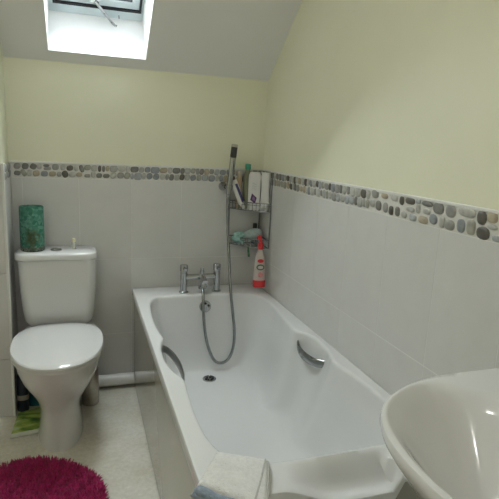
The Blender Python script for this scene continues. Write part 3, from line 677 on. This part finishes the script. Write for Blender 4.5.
# on the cistern
VX, VY, VZ = -1.168, -.106, .7765
bm = NB(); lathe(bm, VX, VY, [(.049,VZ),(.0535,VZ+.004),(.0535,VZ+.205),(.0515,VZ+.209),(.0495,VZ+.206),(.0485,VZ+.012),(.01,VZ+.011)], 48)
tag(obj('glass_vase', bm, M['gglass'], loc=(VX, VY, VZ)), 'green mosaic glass cylinder vase standing on the cistern lid', 'vase')
t = thing('scent_bottle', 'tiny clear bottle with yellow top on the cistern lid', 'bottle', (-.985, -.085, .7765))
bm = NB(); lathe(bm, -.985, -.085, [(.010,.7765),(.0115,.779),(.0115,.804),(.008,.809)], 20); obj('body', bm, mat('pale_clear_glass', (.72,.72,.66), .15, noise=.04, trans=.3), t)
bm = NB(); lathe(bm, -.985, -.085, [(.0075,.8095),(.0075,.824),(.006,.826)], 20); obj('cap', bm, M['yel'], t)

# around the toilet
t = thing('toilet_brush_holder', 'brushed steel cylinder on the floor behind right of toilet', 'brush holder', (-.922, -.178, 0))
bm = NB(); lathe(bm, -.922, -.178, [(.040,.0),(.042,.003),(.042,.185),(.040,.190),(.012,.192)], 40); obj('pot', bm, M['steel'], t)
bm = NB(); cyl(bm, (-.922,-.178,.19), (-.922,-.178,.30), .007, 16); obj('brush_handle', bm, M['steel'], t)
bm = NB(); rr_ = []
PK = [(-1.252,-.238),(-1.136,-.195),(-1.143,-.412),(-1.262,-.432)]
cxp = sum(p[0] for p in PK)/4; cyp = sum(p[1] for p in PK)/4
t = thing('wipes_packet', 'green and white flat packet lying on floor left of toilet', 'packet', (cxp, cyp, 0))
def pk(sc, z): 
    pts = catmull([(cxp + (x-cxp)*sc, cyp + (y-cyp)*sc, z) for x, y in PK], 1, True)
    out = []
    for i in range(4):
        a, b = pts[i], pts[(i+1) % 4]
        for k in range(8): out.append(tuple(a.lerp(b, k/8)))
    return out
bm = NB(); loft(bm, [pk(.97, .0008), pk(1., .003), pk(1., .006), pk(.93, .020), pk(.86, .024), pk(.5, .027)]); obj('wrapper', bm, mat('white_wrapper', (.62,.64,.56), .35, noise=.05, nscale=40), t)
bm = NB(); loft(bm, [pk(.93, .0202), pk(.86, .0246), pk(.5, .0278)]); obj('printed_top', bm, M['packet'], t)
t = thing('cleaner_bottle', 'teal cleaner bottle on the floor left behind the toilet', 'bottle', (-1.180, -.135, 0))
bm = NB(); flat_bottle(bm, -1.180, -.135, [(.036,.022,.0005),(.039,.025,.006),(.039,.025,.12),(.034,.022,.155),(.016,.014,.185),(.014,.013,.20)]); obj('body', bm, M['tealb'], t)
bm = NB(); lathe(bm, -1.180, -.135, [(.0155,.2005),(.0155,.235),(.012,.24)], 20); obj('cap', bm, M['navy'], t)
t = thing('bleach_bottle', 'dark bottle with beige label by the boxed corner left of the teal bottle', 'bottle', (-1.231, -.182, 0))
bm = NB(); flat_bottle(bm, -1.231, -.182, [(.024,.019,.0005),(.026,.021,.005),(.026,.021,.18),(.014,.013,.215),(.012,.012,.23)]); obj('body', bm, M['navy'], t)
bm = NB(); flat_bottle(bm, -1.231, -.182, [(.0264,.0214,.06),(.0264,.0214,.085)]); obj('bottle_label', bm, M['beigel'], t)
bm = NB(); lathe(bm, -1.231, -.182, [(.014,.2305),(.014,.262),(.011,.265)], 20); obj('cap', bm, M['dark'], t)
t = thing('waste_pipe', 'white waste pipe running along the floor below the back wall', 'pipe', (-.85, -.034, 0))
bm = NB(); cyl(bm, (-1.06, -.036, .038), (-.692, -.036, .042), .031, 28); obj('pipe', bm, M['plw'], t)
bm = NB(); cyl(bm, (-.915, -.036, .039), (-.872, -.036, .0395), .0345, 28); obj('collar', bm, M['plw'], t)

# ------------------------------------------------------------------ basin
bs = thing('basin', 'white ceramic pedestal basin in the right foreground', 'basin', (-.24, -2.1, 0))
BC = Vector((-.31, -2.1, 0)); ZR = .85
INB = [(-.163,-2.10),(-.166,-2.02),(-.188,-1.945),(-.224,-1.880),(-.285,-1.846),(-.345,-1.862),(-.400,-1.897),(-.442,-1.955),(-.464,-2.03),(-.470,-2.10)]
INB = INB + [(x, -4.2 - y) for x, y in INB[-2:0:-1]]
inn = catmull([(x, y, 0) for x, y in INB], 5, True)
def outer_at(ang):
    # ray from BC to the superellipse (centre (-.15,-2.1), a .335, b .285, n 2.5), flat at the wall
    c, s = math.cos(ang), math.sin(ang); lo, hi = 0, .6
    for _ in range(40):
        m_ = (lo+hi)/2; x, y = BC.x + m_*c, BC.y + m_*s
        ins = (abs((x+.15)/.335)**2.5 + abs((y+2.1)/.285)**2.5 < 1) if x < -.15 else (abs((y+2.1)/.285) < 1 and x < -.0015)
        lo, hi = (m_, hi) if ins else (lo, m_)
    return Vector((BC.x + lo*c, BC.y + lo*s, 0))
inn0 = inn
outb = [outer_at(math.atan2(p.y - BC.y, p.x - BC.x)) for p in inn]
i0 = [min(range(len(outb)), key=lambda k: (outb[k] - Vector((-.0015, yy, 0))).length) for yy in (-2.385, -1.815)]
for i, yy in zip(i0, (-2.385, -1.815)): outb[i] = Vector((-.0015, yy, 0))
def sc(L, c, kx, ky, z, xmin=-.0015): return [(min(xmin, c.x + (p.x - c.x)*kx), c.y + (p.y - c.y)*ky, z) for p in L]
inn = [BC + (p - BC)*min(1, (.935*(o - BC).length if p.x < -.25 else 9)/(p - BC).length) for p, o in zip(inn, outb)]
inn = smooth_list(inn, 4)
WC = Vector((-.0015, -2.1, 0))
rings = [sc(outb, WC, .55, .45, .640), sc(outb, WC, .66, .60, .665), sc(outb, WC, .80, .77, .710), sc(outb, WC, .90, .89, .760), sc(outb, WC, .965, .962, .805), sc(outb, WC, .992, .991, .826), sc(outb, WC, 1, 1, .840), sc(outb, WC, .995, .994, .8475), sc(outb, WC, .986, .984, .850)]
def mixr(t, z): return [((o[0])*(1-t) + p.x*t, o[1]*(1-t) + p.y*t, z) for o, p in zip(sc(outb, WC, .986, .984, 0), inn)]
rings += [mixr(.35, .8502), mixr(.7, .8490), [(p.x, p.y, .8465) for p in inn]]
BB = Vector((-.305, -2.1, 0))
for k in range(1, 15):
    t = k/15; rr = 1 - t; z = .8465 - .153*math.sin(t*PI/2)**1.25
    rings.append([(BB.x + (p.x-BB.x)*(.06+.94*rr), BB.y + (p.y-BB.y)*(.06+.94*rr), z) for p in inn])
bm = NB(); loft(bm, rings); obj('bowl', bm, M['cer'], bs)
bm = NB(); loft(bm, [rrect(-.13, -2.1, a, b, .06, z) for z, a, b in ((0,.11,.10),(.02,.108,.098),(.08,.095,.085),(.40,.088,.08),(.60,.10,.10),(.655,.118,.125))]); obj('pedestal', bm, M['cer'], bs)
bm = NB(); lathe(bm, BB.x, BB.y, [(.022,.6935),(.022,.697),(.018,.698),(.006,.697)], 28); obj('basin_waste', bm, M['chrome'], bs)

# ------------------------------------------------------------------ towel on the bath corner
tw = thing('folded_towel', 'folded white towel with blue-grey underside on bath rim corner', 'towel', (-.60, -1.65, ZB))
from mathutils import noise as mnoise
def quad_sheet(c00, c10, c11, c01, nu, nv, zf):
    bm = NB(); g = []
    for j in range(nv + 1):
        row = []
        for i in range(nu + 1):
            u, v = i/nu, j/nv
            p = Vector(c00)*(1-u)*(1-v) + Vector(c10)*u*(1-v) + Vector(c11)*u*v + Vector(c01)*(1-u)*v
            row.append(bm.verts.new((p.x, p.y, zf(u, v, p))))
        g.append(row)
    for j in range(nv):
        for i in range(nu): bm.faces.new((g[j][i], g[j][i+1], g[j+1][i+1], g[j+1][i]))
    return bm
# corners: far-left, far-right, near-right, near-left
cFL, cFR, cNR, cNL = (-.640,-1.548,0), (-.520,-1.612,0), (-.590,-1.790,0), (-.716,-1.66,0)
def deckz(p):      # what the towel lies on: the deck, sagging a little over the tub's rounded corner, down outside the bath
    return ZB
def zt_(u, v, p):
    e = min(u, 1-u, v, 1-v); k = min(1, e/.10); k = math.sqrt(max(0, 1-(1-k)**2))
    return ZB + .006 + .022*k + .0035*mnoise.noise(Vector((u*5, v*5, 1)))*k - .004*max(0, u - .55)*(1-v)
bm = quad_sheet(cFL, cFR, cNR, cNL, 44, 44, zt_)
o = obj('top_fold', bm, M['towel'], tw); s_ = o.modifiers.new('th', 'SOLIDIFY'); s_.thickness = .006; s_.offset = -1
def zb2(u, v, p):
    e = min(u, 1-u, v, 1-v); k = min(1, e/.08); k = math.sqrt(max(0, 1-(1-k)**2))
    return ZB + .0015 + .008*k
def shift(c, dx, dy): return (c[0]+dx, c[1]+dy, 0)
bm = quad_sheet(shift(cFL, 0, -.006), shift(cFR, -.006, -.004), shift(cNR, -.010, -.004), shift(cNL, -.012, -.012), 30, 30, zb2)
o = obj('underside_fold', bm, M['towelb'], tw); s_ = o.modifiers.new('th', 'SOLIDIFY'); s_.thickness = .003; s_.offset = 1
# rolled blue edge along the near-left side
a, b = Vector(cNL), Vector(cNR)
bm = NB(); P = [a.lerp(b, k/16) + Vector((-.002, -.004, ZB + .013 + .002*math.sin(k*.9))) for k in range(17)]
tube(bm, P, [.004] + [.0125]*15 + [.006], 14, ry=.85); obj('rolled_edge', bm, M['towelb'], tw)
bm = NB()
for off_ in (.93, .985):
    P = []
    for k in range(15):
        v = k/14; p = Vector(cFL)*(1-off_)*(1-v) + Vector(cFR)*off_*(1-v) + Vector(cNR)*off_*v + Vector(cNL)*(1-off_)*v
        if off_ < .95: p = Vector(cFL)*(1-(off_-.12*v))*(1-v) + Vector(cFR)*(off_-.12*v)*(1-v) + Vector(cNR)*(off_-.12*v)*v + Vector(cNL)*(1-(off_-.12*v))*v
        uu = off_ - (.12*v if off_ < .95 else 0); P.append(Vector((p.x, p.y, zt_(uu, v, p) + .0008)))
    tube(bm, P, .0022, 8)
obj('hem', bm, M['hem'], tw)

# ------------------------------------------------------------------ bath mat
mx_, my_, ra, rb = -1.160, -.945, .278, .325
rug = thing('bath_mat', 'round shaggy magenta bath mat on the floor before the toilet', 'mat', (mx_, my_, 0))
def rugr(a): return 1 + .018*math.sin(3*a + 1) + .012*math.sin(5*a)
bm = NB(); ring = lambda k, z: [(mx_ + ra*k*rugr(2*PI*i/72)*math.cos(2*PI*i/72), my_ + rb*k*rugr(2*PI*i/72)*math.sin(2*PI*i/72), z) for i in range(72)]
loft(bm, [ring(.985, .0008), ring(.99, .004), ring(.97, .008)]); obj('backing', bm, M['ruga'], rug)
V, F = [], []
rg = random.Random(3)
for _ in range(15000):
    a = rg.random()*2*PI; k = math.sqrt(rg.random())*.985
    x, y = mx_ + ra*k*rugr(a)*math.cos(a), my_ + rb*k*rugr(a)*math.sin(a)
    cl = mnoise.noise(Vector((x*22, y*22, 0)))
    h = (.022 + .008*cl + rg.uniform(-.004, .005)) * (1 - .25*max(0, k - .85)/.15)
    lx = .010*mnoise.noise(Vector((x*30, y*30, 5))) + rg.uniform(-.006, .006) + .008*math.cos(a)*max(0, k-.8)/.2
    ly = .010*mnoise.noise(Vector((x*30, y*30, 9))) + rg.uniform(-.006, .006) + .008*math.sin(a)*max(0, k-.8)/.2
    w = rg.uniform(.0018, .0028); t0 = rg.random()*6.28; b = len(V)
    for z, s, r_ in ((.006, 0, w*.8), (.006 + h*.6, .35, w), (.006 + h, 1, w*.45)):
        for j in range(3):
            t = t0 + j*2.0944; V.append((x + lx*s + r_*math.cos(t), y + ly*s + r_*math.sin(t), z))
    for l in (0, 3):
        for j in range(3): F.append((b+l+j, b+l+(j+1) % 3, b+l+3+(j+1) % 3, b+l+3+j))
    F.append((b+6, b+7, b+8))
me = bpy.data.meshes.new('pile'); me.from_pydata(V, [], F); me.materials.append(M['pile'])
for p in me.polygons: p.use_smooth = True
o = bpy.data.objects.new('pile', me); C.objects.link(o); o.parent = rug; o.matrix_parent_inverse = Matrix.Translation(-rug.location); o['kind'] = 'stuff'

# ------------------------------------------------------------------ camera
cd = bpy.data.cameras.new('camera'); cam = bpy.data.objects.new('camera', cd); C.objects.link(cam)
yaw, pitch, roll, f = .3267, .2032, .049, 504.54
cy, sy, cp, sp, cr, sr = math.cos(yaw), math.sin(yaw), math.cos(pitch), math.sin(pitch), math.cos(roll), math.sin(roll)
fw = Vector((sy*cp, cy*cp, -sp)); r0 = Vector((cy, -sy, 0)); u0 = r0.cross(fw)
rt = cr*r0 + sr*u0; up = -sr*r0 + cr*u0
mw = Matrix((rt, up, -fw)).transposed().to_4x4(); mw.translation = Vector((-.9459, -2.6357, 1.3091))
cam.matrix_world = mw
cd.sensor_fit = 'HORIZONTAL'; cd.sensor_width = 36; cd.lens = 36 * f / 499; cd.clip_start = .01
bpy.context.scene.camera = cam

# ------------------------------------------------------------------ light
w = bpy.data.worlds.new('World'); bpy.context.scene.world = w; w.use_nodes = True
bg = w.node_tree.nodes['Background']; bg.inputs['Color'].default_value = (.92, .96, 1, 1); bg.inputs['Strength'].default_value = 41.0
pl = bpy.data.lights.new('sky_portal', 'AREA'); pl.shape = 'RECTANGLE'; pl.size = HX1 - HX0 - .1; pl.size_y = HS1 - HS0 - .17; pl.cycles.is_portal = True
po = bpy.data.objects.new('sky_portal', pl); C.objects.link(po)
cpt = SP(Vector(((HX0+HX1)/2, (HS0+HS1)/2, .345)))
zax = Vector((0, SA, CA)); xax = Vector((1, 0, 0)); yax = zax.cross(xax)
m4 = Matrix((xax, yax, zax)).transposed().to_4x4(); m4.translation = cpt; po.matrix_world = m4
def lamp(name, loc, e, r, col):
    l = bpy.data.lights.new(name, 'POINT'); l.energy = e; l.shadow_soft_size = r; l.color = col
    o = bpy.data.objects.new(name, l); C.objects.link(o); o.location = loc; return o
for x, y in ((-1.15, -1.25), (-1.35, -1.9), (-1.25, -2.6)):
    lamp('ceiling_lamp', (x, y, ZF - .07), 2.6, .04, (1, .97, .93))
lamp('camera_flash', (-.865, -2.585, 1.355), 1.2, .012, (1, .97, .92))

sc_ = bpy.context.scene
sc_.view_settings.view_transform = 'Standard'; sc_.view_settings.look = 'None'; sc_.view_settings.gamma = 1; sc_.view_settings.use_curve_mapping = False
sc_.view_settings.exposure = .06
